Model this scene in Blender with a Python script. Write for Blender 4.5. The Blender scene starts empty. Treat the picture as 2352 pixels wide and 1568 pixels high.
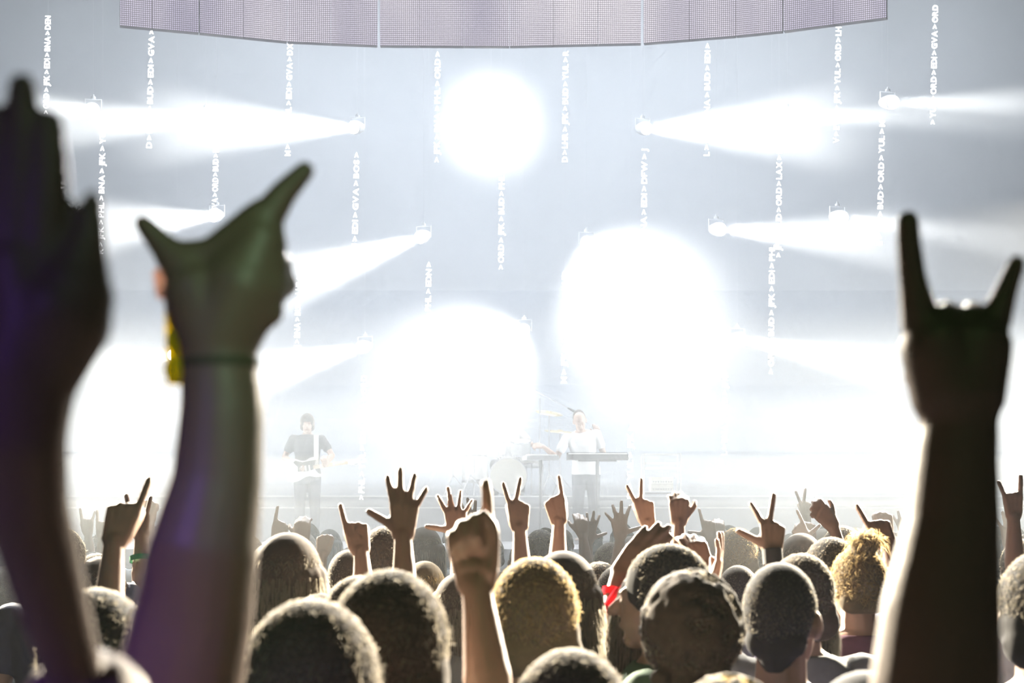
import bpy, math, random
import numpy as np
from mathutils import Vector, Matrix

sc = bpy.context.scene
COL = sc.collection
random.seed(7)
rng = np.random.default_rng(7)

# ------------------------------------------------------------------ camera
FP, HZ, HC = 3267.0, 1175.0, 1.80        # focal length in pixels, horizon row, eye height
def P(px, py, Y):
    return Vector(((px - 1176) / FP * Y, Y, HC - (py - HZ) / FP * Y))
cam = bpy.data.cameras.new('camera')
camo = bpy.data.objects.new('camera', cam)
COL.objects.link(camo)
cam.sensor_width = 36
cam.lens = 36 * FP / 2352
cam.shift_y = (HZ - 784) / 2352
cam.clip_start = 0.05
camo.location = (0, 0, HC)
camo.rotation_euler = (math.pi / 2, 0, 0)
cam.dof.use_dof = True
cam.dof.focus_distance = 9.0
cam.dof.aperture_fstop = 5.0
sc.camera = camo

# ------------------------------------------------------------------ world, exposure, sampling quality
w = bpy.data.worlds.new('world')
sc.world = w
w.use_nodes = True
w.node_tree.nodes['Background'].inputs[0].default_value = (0.02, 0.022, 0.028, 1)
w.node_tree.nodes['Background'].inputs[1].default_value = 0.0
vs = sc.view_settings
vs.view_transform = 'Standard'
vs.look = 'None'
vs.gamma = 1
vs.use_curve_mapping = False
vs.exposure = 0.0
cy = sc.cycles
cy.max_bounces = 3
cy.diffuse_bounces = 2
cy.glossy_bounces = 1
cy.transmission_bounces = 2
cy.volume_bounces = 0
cy.use_adaptive_sampling = True
cy.adaptive_threshold = 0.12
cy.adaptive_min_samples = 8
cy.use_denoising = True
cy.use_light_tree = True

def spot(name, p, t, power, ang, blend=.7, col=(1, 1, 1), r=.08, parent=None):
    l = bpy.data.lights.new(name, 'SPOT')
    l.energy = power
    l.spot_size = math.radians(ang)
    l.spot_blend = blend
    l.color = col
    l.shadow_soft_size = r
    o = bpy.data.objects.new(name, l)
    COL.objects.link(o)
    o.location = p
    o.rotation_euler = (Vector(t) - Vector(p)).to_track_quat('-Z', 'Y').to_euler()
    return o
def area(name, p, t, power, sx, sy, col=(1, 1, 1)):
    l = bpy.data.lights.new(name, 'AREA')
    l.shape = 'RECTANGLE'
    l.size, l.size_y, l.energy, l.color = sx, sy, power, col
    o = bpy.data.objects.new(name, l)
    COL.objects.link(o)
    o.location = p
    o.rotation_euler = (Vector(t) - Vector(p)).to_track_quat('-Z', 'Y').to_euler()
    return o

# unseen wash lights above the stage, added to brighten the fog
for x, pw in ((-3.2, 2100), (3.2, 2100)):
    area('added_fog_wash', (x, 21, 12.9), (x, 22.5, 1), pw, 4, .6, (.88, .94, 1))
# low fills added at the foot of the back wall to brighten the backdrop
for x in (-7.5, -2.5, 2.5, 7.5):
    area('added_backdrop_fill', (x, 28.9, 2.3), (x, 29.9, 6), 35, 4, .3, (.86, .93, 1))
# unseen low side fills, added to brighten the fog at the height of the band
for x in (-11.6, 11.6):
    spot('added_side_fill', (x, 16.4, 3.0), (0, 16.6, 3.0), 26000, 40, .9, (.88, .95, 1), .5)
# side lamps and added high lamps on the audience; added plates (built further down) block light above head height
AUDIENCE = [((-4.1, 9.6, 4.0), (0.6, 2.6, 1.5), 30000, 40, (1, .88, .68)), ((4.1, 9.6, 4.0), (-0.5, 2.6, 1.5), 30000, 40, (1, .88, .68)),
            ((-2.4, 11.0, 6.9), (-1.2, 2.6, 1.5), 11000, 36, (1, .93, .8)), ((0, 11.0, 6.9), (0, 2.6, 1.5), 11000, 36, (1, .93, .8)), ((2.4, 11.0, 6.9), (1.2, 2.6, 1.5), 11000, 36, (1, .93, .8))]  # unseen high lamps, added to brighten the rims of heads and arms
for p, t, pw, an, c in AUDIENCE:
    spot('unseen_audience_lamp', p, t, pw, an, .8, c, .012)
# unseen top fills added to brighten the rear of the crowd and its haze
for x in (-3.4, 0, 3.4):
    spot('added_top_fill', (x, 12.2, 8.2), (x, 8.6, 1.5), 5400, 50, .8, (.86, .94, 1), .15)
# coloured fills added behind the camera; their tint stands in for lens flare
spot('added_green_fill', (0.5, -3.6, 7.5), (0.0, 2.8, 1.5), 160, 22, 1, (.4, 1, .3), .2)
spot('added_green_fill', (2.2, -3.6, 4.6), (-0.19, 1.1, 1.93), 560, 5, 1, (.58, 1, .6), .08)
spot('added_violet_fill', (-2.6, -3.4, 4.2), (-0.34, 1.15, 1.60), 950, 7, 1, (.30, .14, 1), .1)

# ------------------------------------------------------------------ materials
MATS = {}
def mat(n, c, r=.75, metal=0, emit=None, es=0, noise=0, nscale=20, sub=0):
    if n in MATS:
        return MATS[n]
    m = bpy.data.materials.new(n)
    m.use_nodes = True
    nt = m.node_tree
    b = nt.nodes['Principled BSDF']
    b.inputs['Base Color'].default_value = (*c, 1)
    b.inputs['Roughness'].default_value = r
    b.inputs['Metallic'].default_value = metal
    if noise:
        tc = nt.nodes.new('ShaderNodeTexCoord')
        nz = nt.nodes.new('ShaderNodeTexNoise')
        nz.inputs['Scale'].default_value = nscale
        nz.inputs['Detail'].default_value = 3
        mx = nt.nodes.new('ShaderNodeMix')
        mx.data_type = 'RGBA'
        mx.inputs['A'].default_value = (*[max(0, k * (1 - noise)) for k in c], 1)
        mx.inputs['B'].default_value = (*[min(1, k * (1 + noise)) for k in c], 1)
        nt.links.new(tc.outputs['Object'], nz.inputs['Vector'])
        nt.links.new(nz.outputs['Fac'], mx.inputs['Factor'])
        nt.links.new(mx.outputs['Result'], b.inputs['Base Color'])
    if emit:
        b.inputs['Emission Color'].default_value = (*emit, 1)
        b.inputs['Emission Strength'].default_value = es
        m.cycles.emission_sampling = 'NONE'
    MATS[n] = m
    return m
def hair_mat(n, c):
    if n in MATS:
        return MATS[n]
    m = bpy.data.materials.new(n)
    m.use_nodes = True
    nt = m.node_tree
    nt.nodes.clear()
    out = nt.nodes.new('ShaderNodeOutputMaterial')
    d = nt.nodes.new('ShaderNodeBsdfDiffuse')
    t = nt.nodes.new('ShaderNodeBsdfTranslucent')
    mx = nt.nodes.new('ShaderNodeMixShader')
    d.inputs[0].default_value = (*c, 1)
    t.inputs[0].default_value = (*c, 1)
    mx.inputs[0].default_value = .6
    nt.links.new(d.outputs[0], mx.inputs[1])
    nt.links.new(t.outputs[0], mx.inputs[2])
    nt.links.new(mx.outputs[0], out.inputs['Surface'])
    MATS[n] = m
    return m
def haze_mat(n, d, g, col):
    m = bpy.data.materials.new(n)
    m.use_nodes = True
    nt = m.node_tree
    nt.nodes.clear()
    o = nt.nodes.new('ShaderNodeOutputMaterial')
    v = nt.nodes.new('ShaderNodeVolumeScatter')
    v.inputs['Density'].default_value = d
    v.inputs['Anisotropy'].default_value = g
    v.inputs['Color'].default_value = (*col, 1)
    nt.links.new(v.outputs[0], o.inputs['Volume'])
    return m

# ------------------------------------------------------------------ mesh helpers
def ell(c, r, rot=None, nu=16, nv=10):
    V, F = [], []
    for j in range(nv + 1):
        t = math.pi * j / nv
        for i in range(nu):
            a = 2 * math.pi * i / nu
            V.append((math.sin(t) * math.cos(a) * r[0], math.sin(t) * math.sin(a) * r[1], math.cos(t) * r[2]))
    for j in range(nv):
        for i in range(nu):
            a, b = j * nu + i, j * nu + (i + 1) % nu
            F.append((a, a + nu, b + nu, b))
    V = np.array(V)
    if rot is not None:
        V = V @ np.array(rot.to_3x3()).T
    return V + np.array(c), F
def frame_of(d):
    d = np.array(d, float)
    d /= np.linalg.norm(d)
    h = np.array((0, 0, 1.)) if abs(d[2]) < .9 else np.array((1., 0, 0))
    x = np.cross(h, d)
    x /= np.linalg.norm(x)
    return d, x, np.cross(d, x)
def rev(a, b, prof, n=16):
    """surface of revolution about a->b; prof holds (distance along, radius)"""
    a = np.array(a, float)
    d, x, y = frame_of(np.array(b, float) - a)
    V, F = [], []
    for t, r in prof:
        for i in range(n):
            q = 2 * math.pi * i / n
            V.append(a + d * t + x * (r * math.cos(q)) + y * (r * math.sin(q)))
    for j in range(len(prof) - 1):
        for i in range(n):
            p, q = j * n + i, j * n + (i + 1) % n
            F.append((p, q, q + n, p + n))
    F.append(tuple(range(n))[::-1])
    F.append(tuple(range((len(prof) - 1) * n, len(prof) * n)))
    return np.array(V), F
def cone(a, b, ra, rb, n=12):
    L = float(np.linalg.norm(np.array(b, float) - np.array(a, float)))
    if L < 1e-6:
        return ell(a, (ra, ra, ra))
    return rev(a, b, [(-ra * .995, .08 * ra), (-ra * .8, ra * .6), (-ra * .4, ra * .917), (0, ra), (L, rb),
                      (L + rb * .4, rb * .917), (L + rb * .8, rb * .6), (L + rb * .995, .08 * rb)], n)
def rod(a, b, r, n=8):
    L = float(np.linalg.norm(np.array(b, float) - np.array(a, float)))
    return rev(a, b, [(0, r), (L, r)], n)
def loft(rings, n=20):
    """closed tube of elliptical rings (x, y, z, rx, ry)"""
    V, F = [], []
    for x, y, z, rx, ry in rings:
        for i in range(n):
            a = 2 * math.pi * i / n
            c, s = math.cos(a), math.sin(a)
            V.append((x + rx * math.copysign(abs(c) ** .85, c), y + ry * math.copysign(abs(s) ** .85, s), z))
    for j in range(len(rings) - 1):
        for i in range(n):
            p, q = j * n + i, j * n + (i + 1) % n
            F.append((p, q, q + n, p + n))
    F.append(tuple(range(n))[::-1])
    F.append(tuple(range((len(rings) - 1) * n, len(rings) * n)))
    return np.array(V), F
BOXF = [(0, 1, 3, 2), (4, 6, 7, 5), (0, 4, 5, 1), (2, 3, 7, 6), (0, 2, 6, 4), (1, 5, 7, 3)]
def bx(lo, hi):
    return np.array([(x, y, z) for x in (lo[0], hi[0]) for y in (lo[1], hi[1]) for z in (lo[2], hi[2])], float), BOXF
class Geo:
    def __init__(s, *items):
        s.V, s.F, s.n = [], [], 0
        for i in items:
            s.add(i)
    def add(s, vf):
        v, f = vf
        s.V.append(np.asarray(v, float))
        s.F += [tuple(i + s.n for i in q) for q in f]
        s.n += len(v)
        return s
    def xf(s, M):
        M = np.array(M)
        s.V = [v @ M[:3, :3].T + M[:3, 3] for v in s.V]
        return s
    def mesh(s, name, smooth=False):
        m = bpy.data.meshes.new(name)
        m.from_pydata(np.concatenate(s.V).tolist(), [], s.F)
        if smooth:
            m.polygons.foreach_set('use_smooth', [True] * len(m.polygons))
        return m
def skin(name, g, vox, smooth=4, dec=None):
    """one continuous surface around overlapping volumes"""
    m = g.mesh(name)
    o = bpy.data.objects.new('tmp', m)
    COL.objects.link(o)
    r = o.modifiers.new('r', 'REMESH')
    r.mode = 'VOXEL'
    r.voxel_size = vox
    r.use_smooth_shade = True
    if smooth:
        sm = o.modifiers.new('s', 'SMOOTH')
        sm.factor = .5
        sm.iterations = smooth
    if dec:
        o.modifiers.new('d', 'DECIMATE').ratio = dec
    me = bpy.data.meshes.new_from_object(o.evaluated_get(bpy.context.evaluated_depsgraph_get()))
    bpy.data.objects.remove(o)
    bpy.data.meshes.remove(m)
    me.name = name
    me.materials.clear()
    return me
def ob(name, me, m=None, parent=None, loc=None, rot=None):
    o = bpy.data.objects.new(name, me)
    COL.objects.link(o)
    if m is not None:
        if not me.materials:
            me.materials.append(m)
        o.material_slots[0].link = 'OBJECT'
        o.material_slots[0].material = m
    if parent:
        o.parent = parent
    if loc is not None:
        o.location = loc
    if rot is not None:
        o.rotation_euler = rot
    return o
def tag(o, label, cat=None, group=None, kind=None):
    if label:
        o['label'] = label
    if cat:
        o['category'] = cat
    if group:
        o['group'] = group
    if kind:
        o['kind'] = kind
    return o
def thing(name, label, cat, loc=(0, 0, 0), rz=0, group=None, scale=1):
    o = bpy.data.objects.new(name, None)
    COL.objects.link(o)
    o.empty_display_size = .1
    o.location = loc
    o.rotation_euler = (0, 0, rz)
    o.scale = (scale,) * 3
    return tag(o, label, cat, group)
def struct(name, lo, hi, m, label):
    return tag(ob(name, Geo(bx(lo, hi)).mesh(name), m), label, kind='structure')

# ------------------------------------------------------------------ the hall
M_dark = mat('dark_plaster', (.035, .037, .042), .9, noise=.25, nscale=1.5)
M_back = mat('backdrop_cloth', (.36, .39, .44), .95, noise=.12, nscale=.5)
M_deck = mat('stage_grey', (.30, .31, .33), .6, noise=.3, nscale=6)
M_edge = mat('white_edging', (.8, .8, .8), .5)
struct('floor', (-14, -4, -.2), (14, 30, 0), mat('concrete_floor', (.05, .05, .052), .7, noise=.3, nscale=3), 'dark concrete hall floor under the crowd')
struct('wall_back', (-14, 30, 0), (14, 30.2, 14), M_back, 'pale grey backdrop cloth behind the stage')
struct('ceiling', (-14, -4, 14), (14, 30, 14.2), M_dark, 'dark hall ceiling high above the stage')
struct('wall_left', (-14.2, -4, 0), (-14, 30, 14), M_dark, 'dark hall wall on the left side')
struct('wall_right', (14, -4, 0), (14.2, 30, 14), M_dark, 'dark hall wall on the right side')
struct('wall_rear', (-14, -4.2, 0), (14, -4, 14), M_dark, 'dark hall wall behind the camera')
DECK, RISER = 1.38, 2.03
struct('floor_stage', (-12, 16, 0), (12, 29.8, DECK), M_deck, 'grey stage deck at shoulder height')
struct('floor_stage_riser', (-9.5, 20.2, DECK), (9.5, 28.5, RISER), M_deck, 'raised grey platform at the back of the stage')
struct('trim_1', (-9.5, 20.17, RISER - .02), (9.5, 20.2, RISER), M_edge, 'thin white edging along the top of the stage platform')
struct('trim_2', (-9.5, 20.17, RISER - .18), (9.5, 20.2, RISER - .165), M_edge, 'thin white edging lower on the stage platform front')
hz = ob('hall_haze', Geo(bx((-15, -5, -1), (15, 31, 15))).mesh('hall_haze'), haze_mat('thin_haze', .0004, .45, (.93, .97, 1)))
tag(hz, 'thin white haze filling the whole hall', 'haze', kind='stuff')
for zt, dn, lb in ((1.85, .024, 'dense pale haze lying between the heads at the rear of the crowd'), (2.05, .016, 'pale haze at fingertip height over the rear of the crowd'),
                   (2.3, .010, 'thin pale haze just over the raised hands of the rear crowd'), (2.65, .006, 'faint pale haze topping the layers over the rear crowd')):
    mh = ob('crowd_haze', Geo(bx((-13.9, 5.9, .02), (13.9, 13.45, zt))).mesh('crowd_haze'), haze_mat('crowd_haze', dn, .35, (.90, .96, 1)))
    tag(mh, lb, 'haze', kind='stuff')
for zt, dn, lb in ((3.0, .035, 'thick white fog rolling low across the stage front'), (3.9, .03, 'white fog at head height across the stage front'), (4.9, .01, 'thin white fog rising over the stage front')):
    mh = ob('stage_fog', Geo(bx((-13.9, 13.5, .02), (13.9, 18.3, zt))).mesh('stage_front_fog'), haze_mat('stage_front_fog', dn, .3, (.95, .98, 1)))
    tag(mh, lb, 'fog', kind='stuff')
fg = ob('stage_fog', Geo(bx((-13.9, 13.5, .02), (13.9, 29.9, 9.0))).mesh('stage_fog'), haze_mat('stage_fog', .045, .5, (.93, .97, 1)))
tag(fg, 'bright white stage fog around the band', 'fog', kind='stuff')

# ------------------------------------------------------------------ LED video screen across the top
def led_mat():
    m = bpy.data.materials.new('led_pixels')
    m.use_nodes = True
    nt = m.node_tree
    nt.nodes.clear()
    N = nt.nodes.new
    out, em, uv, sep = N('ShaderNodeOutputMaterial'), N('ShaderNodeEmission'), N('ShaderNodeUVMap'), N('ShaderNodeSeparateXYZ')
    nt.links.new(uv.outputs[0], sep.inputs[0])
    def math_(op, a, b=None):
        n = N('ShaderNodeMath')
        n.operation = op
        for k, v in enumerate((a, b)):
            if v is None:
                continue
            if isinstance(v, (int, float)):
                n.inputs[k].default_value = v
            else:
                nt.links.new(v, n.inputs[k])
        return n.outputs[0]
    def dots(s, lo):
        return math_('MAXIMUM', math_('POWER', math_('ABSOLUTE', math_('SINE', math_('MULTIPLY', s, math.pi / .0235))), .8), lo)
    dot = math_('MULTIPLY', dots(sep.outputs[0], .35), dots(sep.outputs[1], .1))
    tc = N('ShaderNodeTexCoord')
    nz = N('ShaderNodeTexNoise')
    nz.inputs['Scale'].default_value = .55
    nz.inputs['Detail'].default_value = 4
    mp = N('ShaderNodeMapping')
    mp.inputs['Scale'].default_value = (1, 1, .35)
    geo = N('ShaderNodeNewGeometry')
    nt.links.new(geo.outputs['Position'], mp.inputs['Vector'])
    nt.links.new(mp.outputs[0], nz.inputs['Vector'])
    cr = N('ShaderNodeValToRGB')
    cr.color_ramp.elements[0].position = .3
    cr.color_ramp.elements[0].color = (.42, .40, .56, 1)
    cr.color_ramp.elements[1].position = .7
    cr.color_ramp.elements[1].color = (.95, .9, .98, 1)
    nt.links.new(nz.outputs['Fac'], cr.inputs[0])
    nt.links.new(cr.outputs[0], em.inputs[0])
    nt.links.new(math_('ADD', math_('MULTIPLY', dot, LED_GAIN), LED_BASE), em.inputs[1])
    nt.links.new(em.outputs[0], out.inputs[0])
    m.cycles.emission_sampling = 'NONE'
    return m
LED_GAIN, LED_BASE = 1.3, .14
M_led = led_mat()
M_case = mat('screen_casing', (.35, .35, .38), .5)
scr = thing('video_screen', 'wide curved LED video screen hanging across the top of the stage', 'screen', (0, 17, 7.36))
edge = [(275, 58), (458, 75), (660, 95), (860, 104), (1160, 106), (1475, 99), (1690, 82), (1798, 71), (2035, 40)]
ZB = HC + (HZ - 106) * 17 / FP
def screen_pt(px):
    py = np.interp(px, [e[0] for e in edge], [e[1] for e in edge])
    Y = (ZB - HC) * FP / (HZ - py)
    return np.array(((px - 1176) / FP * Y, Y))
cols = [275, 350, 458, 560, 660, 760, 870, 963, 1066, 1170, 1272, 1374, 1475, 1583, 1690, 1798, 1915, 2036]
wide = {458: .012, 870: .03, 1475: .03, 1798: .012}
for a, b in zip(cols[:-1], cols[1:]):
    pa, pb = screen_pt(a), screen_pt(b)
    d = (pb - pa) / np.linalg.norm(pb - pa)
    pa, pb = pa + d * wide.get(a, .003) / 2, pb - d * wide.get(b, .003) / 2
    nrm = np.array((d[1], -d[0]))
    if nrm[1] > 0:
        nrm = -nrm
    L = float(np.linalg.norm(pb - pa))
    for r in range(3):
        z0, z1 = ZB + r * 1.0, ZB + (r + 1) * 1.0 - .002
        V = []
        for q in (pa, pb):
            for off in (0, -.09):
                for z in (z0, z1):
                    V.append((q[0] + nrm[0] * off, q[1] + nrm[1] * off, z))
        me = bpy.data.meshes.new('led_panel')
        me.from_pydata(V, [], [(0, 4, 5, 1), (2, 3, 7, 6), (0, 1, 3, 2), (4, 6, 7, 5), (0, 2, 6, 4), (1, 5, 7, 3)])
        me.materials.append(M_led)
        me.materials.append(M_case)
        uvl = me.uv_layers.new(name='UVMap')
        for p in me.polygons:
            p.material_index = 0 if p.index == 0 else 1
            for li in p.loop_indices:
                v = V[me.loops[li].vertex_index]
                k = 0 if me.loops[li].vertex_index < 4 else L
                uvl.data[li].uv = (k, v[2] - ZB)
        o = ob('led_panel', me, None, scr)
        o.matrix_parent_inverse = Matrix.Translation((0, -17, -7.36))
for px in (400, 800, 1176, 1550, 1930):
    q = screen_pt(px)
    o = ob('hanging_cable', Geo(rod((q[0], q[1] + .1, ZB + 2.9), (q[0], q[1] + .1, 13.98), .012)).mesh('screen_cable'), M_case, scr)
    o.matrix_parent_inverse = Matrix.Translation((0, -17, -7.36))

# ------------------------------------------------------------------ hanging LED text strips
M_text = mat('led_text_white', (.9, .9, .9), .5, emit=(1, .97, .98), es=2.6)
M_spine = mat('strip_spine', (.6, .62, .65), .4)
TICK = [  # row name, column pixel, top row, bottom row, text read upwards
    ('top', 110, 35, 262, '> ORD > JFK > EDI > BNA > DEN'), ('top', 348, 66, 340, 'D > EWR > BUD > EDI > GVA >'), ('top', 666, 98, 358, 'M > YUL > PHL > EDI > GVA > DX'),
    ('top', 1005, 117, 372, '> JFK > BNA > PHL > ORD >'), ('top', 1299, 115, 372, 'D > LHR > JFK > BUD > YUL > R'), ('top', 1625, 98, 358, 'L > PHL > BNA > BUD > EDI >'),
    ('top', 1926, 60, 328, 'V > EWR > JFK > YUL > ORD > LH'), ('top', 2148, 10, 285, '> YUL > ORD > EDI > GVA > ORD'),
    ('second', 236, 290, 583, 'R > JFK > PHL > BNA > JFK > YUL'), ('second', 496, 328, 498, '> GVA > ORD > BUD > EDI'), ('second', 819, 348, 566, 'J > EDI > GVA > BOS >'),
    ('second', 1152, 400, 618, '> ORD > JFK > BUD > PHL'), ('second', 1480, 340, 560, '> BNA > EDI > DFW > J'), ('second', 1790, 312, 590, '> JFK > BUD > ORD > LAX > BNA'),
    ('second', 2026, 275, 563, 'E > JFK > BUD > ORD > YUL > M'),
    ('third', 686, 590, 797, 'J > BNA > BUD > LHR > GVA'), ('third', 985, 600, 800, 'R > JFK > PHL > EDN >'), ('third', 1297, 620, 880, 'M > JFK > EDI > YUL > BUD'),
    ('third', 1579, 580, 800, 'L > BNA > EDI > JFK > D'), ('third', 1773, 560, 858, '> ORD > BUD > JFK > EDI > PHL'),
    ('lowest', 836, 860, 1147, '> PHL > YUL > EDI > GVA > ORD'), ('lowest', 1449, 860, 1145, 'D > YUL > JFK > BUD > EDI'), ('lowest', 1665, 845, 1045, 'L > BNA > ORD > JFK >'),
]
GLYPH = {}
def glyph(c):
    if c == ' ':
        return None, .18
    if c not in GLYPH:
        fc = bpy.data.curves.new('glyph', 'FONT')
        fc.body = c
        fc.size = 1
        fc.offset = .022
        fc.extrude = .03
        fc.resolution_u = 3
        fo = bpy.data.objects.new('tmp', fc)
        COL.objects.link(fo)
        me = bpy.data.meshes.new_from_object(fo.evaluated_get(bpy.context.evaluated_depsgraph_get()))
        bpy.data.objects.remove(fo)
        co = np.empty(len(me.vertices) * 3)
        me.vertices.foreach_get('co', co)
        co = co.reshape(-1, 3)
        co[:, 0] -= co[:, 0].min()
        wd = co[:, 0].max()
        co[:, 1] -= .36
        me.vertices.foreach_set('co', co.ravel())
        me.materials.clear()
        GLYPH[c] = (me, wd + .09)
    return GLYPH[c]
ORD = ['leftmost', 'second from left', 'third from left', 'fourth from left', 'fifth from left', 'sixth from left', 'seventh from left', 'rightmost']
TY = 20.0
seen = {}
tot = {r: sum(1 for t in TICK if t[0] == r) for r, *_ in TICK}
for row, px, y0, y1, txt in TICK:
    k = seen.get(row, 0)
    seen[row] = k + 1
    which = 'rightmost' if k == tot[row] - 1 else ORD[k]
    top, bot = P(px, y0, TY), P(px - 6 * (y1 - y0) / 270 * (1 if px < 1000 or px > 1850 else .4), y1, TY)
    t = thing('led_text_strip', f'vertical strip of white LED airport codes, {which} in the {row} row', 'LED strip', bot, 0, 'hanging LED text strips')
    L = (top - bot).length
    up = (top - bot).normalized()
    adv = sum(glyph(c)[1] for c in txt)
    k = L / adv
    pos = 0
    left = Vector((-1, 0, 0))
    left = (left - up * left.dot(up)).normalized()
    R = Matrix((up, left, Vector((0, -1, 0)))).transposed()
    for c in txt:
        gm, wd = glyph(c)
        if gm:
            o = ob('character', gm, M_text, t, tuple(up * pos * k), R.to_euler())
            o.scale = (k, .108, .1)
        pos += wd
    ob('spine', Geo(rod((0, .012, 0), tuple(up * L + Vector((0, .012, 0))), .003, 6)).mesh('spine'), M_spine, t)
    zc = 13.98 - bot.z
    ob('hanging_cable', Geo(rod(tuple(up * L + Vector((0, .012, 0))), (up.x * L, .012, zc), .0012, 5)).mesh('strip_cable'), M_spine, t)

# ------------------------------------------------------------------ moving-head beam lamps
M_house = mat('lamp_housing', (.8, .82, .85), .5)
M_lens = mat('lamp_lens', (.9, .9, .9), .2, emit=(1, .98, .94), es=30)
head_g = Geo(rev((0, 0, 0), (0, 0, 1), [(0, .085), (.02, .092), (.12, .09), (.22, .075), (.30, .06), (.32, .03)], 20))
head_me = head_g.mesh('lamp_head', True)
lens_me = Geo(rev((0, 0, -.002), (0, 0, -1), [(0, .08), (.006, .076), (.014, .05), (.018, .01)], 20)).mesh('lamp_lens', True)
yoke_me = Geo(bx((-.104, -.012, -.02), (-.098, .012, .135)), bx((.098, -.012, -.02), (.104, .012, .135)), bx((-.104, -.012, .13), (.104, .012, .136))).mesh('lamp_yoke')
base_me = Geo(rev((0, 0, .136), (0, 0, 1), [(0, .03), (.03, .03), (.035, .012), (.06, .01)], 12)).mesh('lamp_base')
BEAM = .74
BEAMS = [  # lamp pixel, depth, aim pixel, aim depth, power, cone angle, where
    (210, 252, 18, 60, 251, 14, 2200, 6, 'behind the raised open palm in the top row'),
    (465, 272, 18.5, 100, 285, 13.5, 5200, 8, 'second from left in the top row, beam to the left'),
    (812, 293, 19, 330, 290, 13.5, 7000, 10, 'third from left in the top row, beam to the left'),
    (1128, 290, 19, None, None, 0, 14000, 14, 'facing the camera under the screen centre'),
    (1485, 295, 19, 1950, 292, 13.5, 6500, 11, 'right of the screen centre with a thick beam to the right'),
    (1820, 270, 18.5, 2300, 258, 14, 4500, 7, 'second from right in the top row, beam to the right'),
    (2052, 235, 18, 2500, 236, 14, 4500, 7, 'rightmost in the top row, beam to the right'),
    (490, 495, 18.5, 180, 528, 14, 4500, 10, 'leftmost in the middle row, above the raised thumb'),
    (965, 545, 19, 600, 672, 14, 8500, 9, 'left of centre in the middle row, beam down to the left'),
    (1350, 560, 19, (2.3, 0, -1.2), None, 0, 15000, 24, 'blazing at the middle row centre, beam down right'),
    (1655, 527, 18.5, 2100, 552, 13.5, 5500, 9, 'right of centre in the middle row, beam to the right'),
    (1935, 500, 18, 2400, 565, 13.5, 3500, 7, 'rightmost in the middle row, beam slanting down right'),
    (830, 798, 19, 400, 912, 13.5, 8000, 10, 'left in the bottom row, beam down to the left'),
    (1200, 760, 19, (-2.8, 0, -.4), None, 0, 13000, 23, 'blazing at the bottom row centre, beam down left'),
    (1705, 780, 18.5, 2250, 885, 13.5, 6500, 9, 'right in the bottom row, beam down to the right'),
    (400, 815, 18.5, 150, 850, 14, 3000, 9, 'behind the wrist with the yellow band in the bottom row'),
]
for a, b, c, d, e, f, pw, an, lab in BEAMS:
    p = P(a, b, c)
    tgt = P(d, e, f) if f else Vector(d or (0, 0, HC + .1))
    dr = (tgt - p).normalized()
    q = dr.to_track_quat('-Z', 'Y')
    back = p - dr * .16
    t = thing('beam_lamp', 'silver moving-head beam lamp ' + lab, 'stage lamp', back, 0, 'moving-head beam lamps')
    h = ob('lamp_head', head_me, M_house, t, tuple(p - back), q.to_euler())
    ob('lens', lens_me, M_lens, h)
    rz = math.atan2(dr.y, dr.x) + math.pi / 2
    y = ob('yoke', yoke_me, M_house, t, (0, 0, 0), (0, 0, rz))
    ob('base', base_me, M_house, t, (0, 0, 0), (0, 0, rz))
    ob('hanging_cable', Geo(rod((0, 0, .19), (0, 0, 13.98 - back.z), .0015, 5)).mesh('lamp_cable'), M_spine, t)
    spot('beam', p + dr * .05, tgt + dr * 2, pw * (BEAM if pw >= 13000 else BEAM * 2.2), an, .8, (1, .985, .95), .07)

# audience lamps as things, hung unseen outside the picture; the high ones are added
where = ['low on the guitar side', 'low on the far right side', 'high above the guitar side', 'high above the centre', 'high above the right side']
for (p, t, pw, an, c), wh in zip(AUDIENCE, where):
    p = Vector(p)
    dr = (Vector(t) - p).normalized()
    back = p - dr * .12
    th = thing('unseen_audience_lamp', 'black lamp with a barn door turned on the crowd, ' + wh, 'stage lamp', back, 0, 'lamps turned on the audience')
    M_can = mat('lamp_black', (.03, .03, .03), .5)
    h = ob('lamp_head', head_me, M_can, th, tuple(p - dr * .05 - back), dr.to_track_quat('-Z', 'Y').to_euler())
    ob('lens', lens_me, M_lens, h)
    e = Vector((p.x * .12, 1.12, 1.86 if p.x < -4 else 1.78)) - p
    e.normalize()
    sd = e.cross(Vector((0, 0, 1))).normalized()
    upv = sd.cross(e).normalized()
    c0 = p + e * .42 - back
    q = [c0 + sd * sx * .4 + upv * uz + e * ey for ey in (0, .008) for uz in (0, .34) for sx in (-1, 1)]
    me = bpy.data.meshes.new('added_flag')  # plate added to keep this lamp's light off the front hands
    me.from_pydata([tuple(v) for v in q], [], [(0, 1, 3, 2), (4, 6, 7, 5), (0, 4, 5, 1), (2, 3, 7, 6), (0, 2, 6, 4), (1, 5, 7, 3)])
    ob('added_flag', me, M_can, th)
    ob('bracket', Geo(rod(tuple(p - dr * .1 + upv * .09 - back), tuple(c0 + upv * .3), .008)).mesh('bracket'), M_can, th)
    ob('hanging_cable', Geo(rod((0, 0, .05), (0, 0, 13.98 - back.z), .008, 6)).mesh('lamp_cable'), M_can, th)

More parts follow.
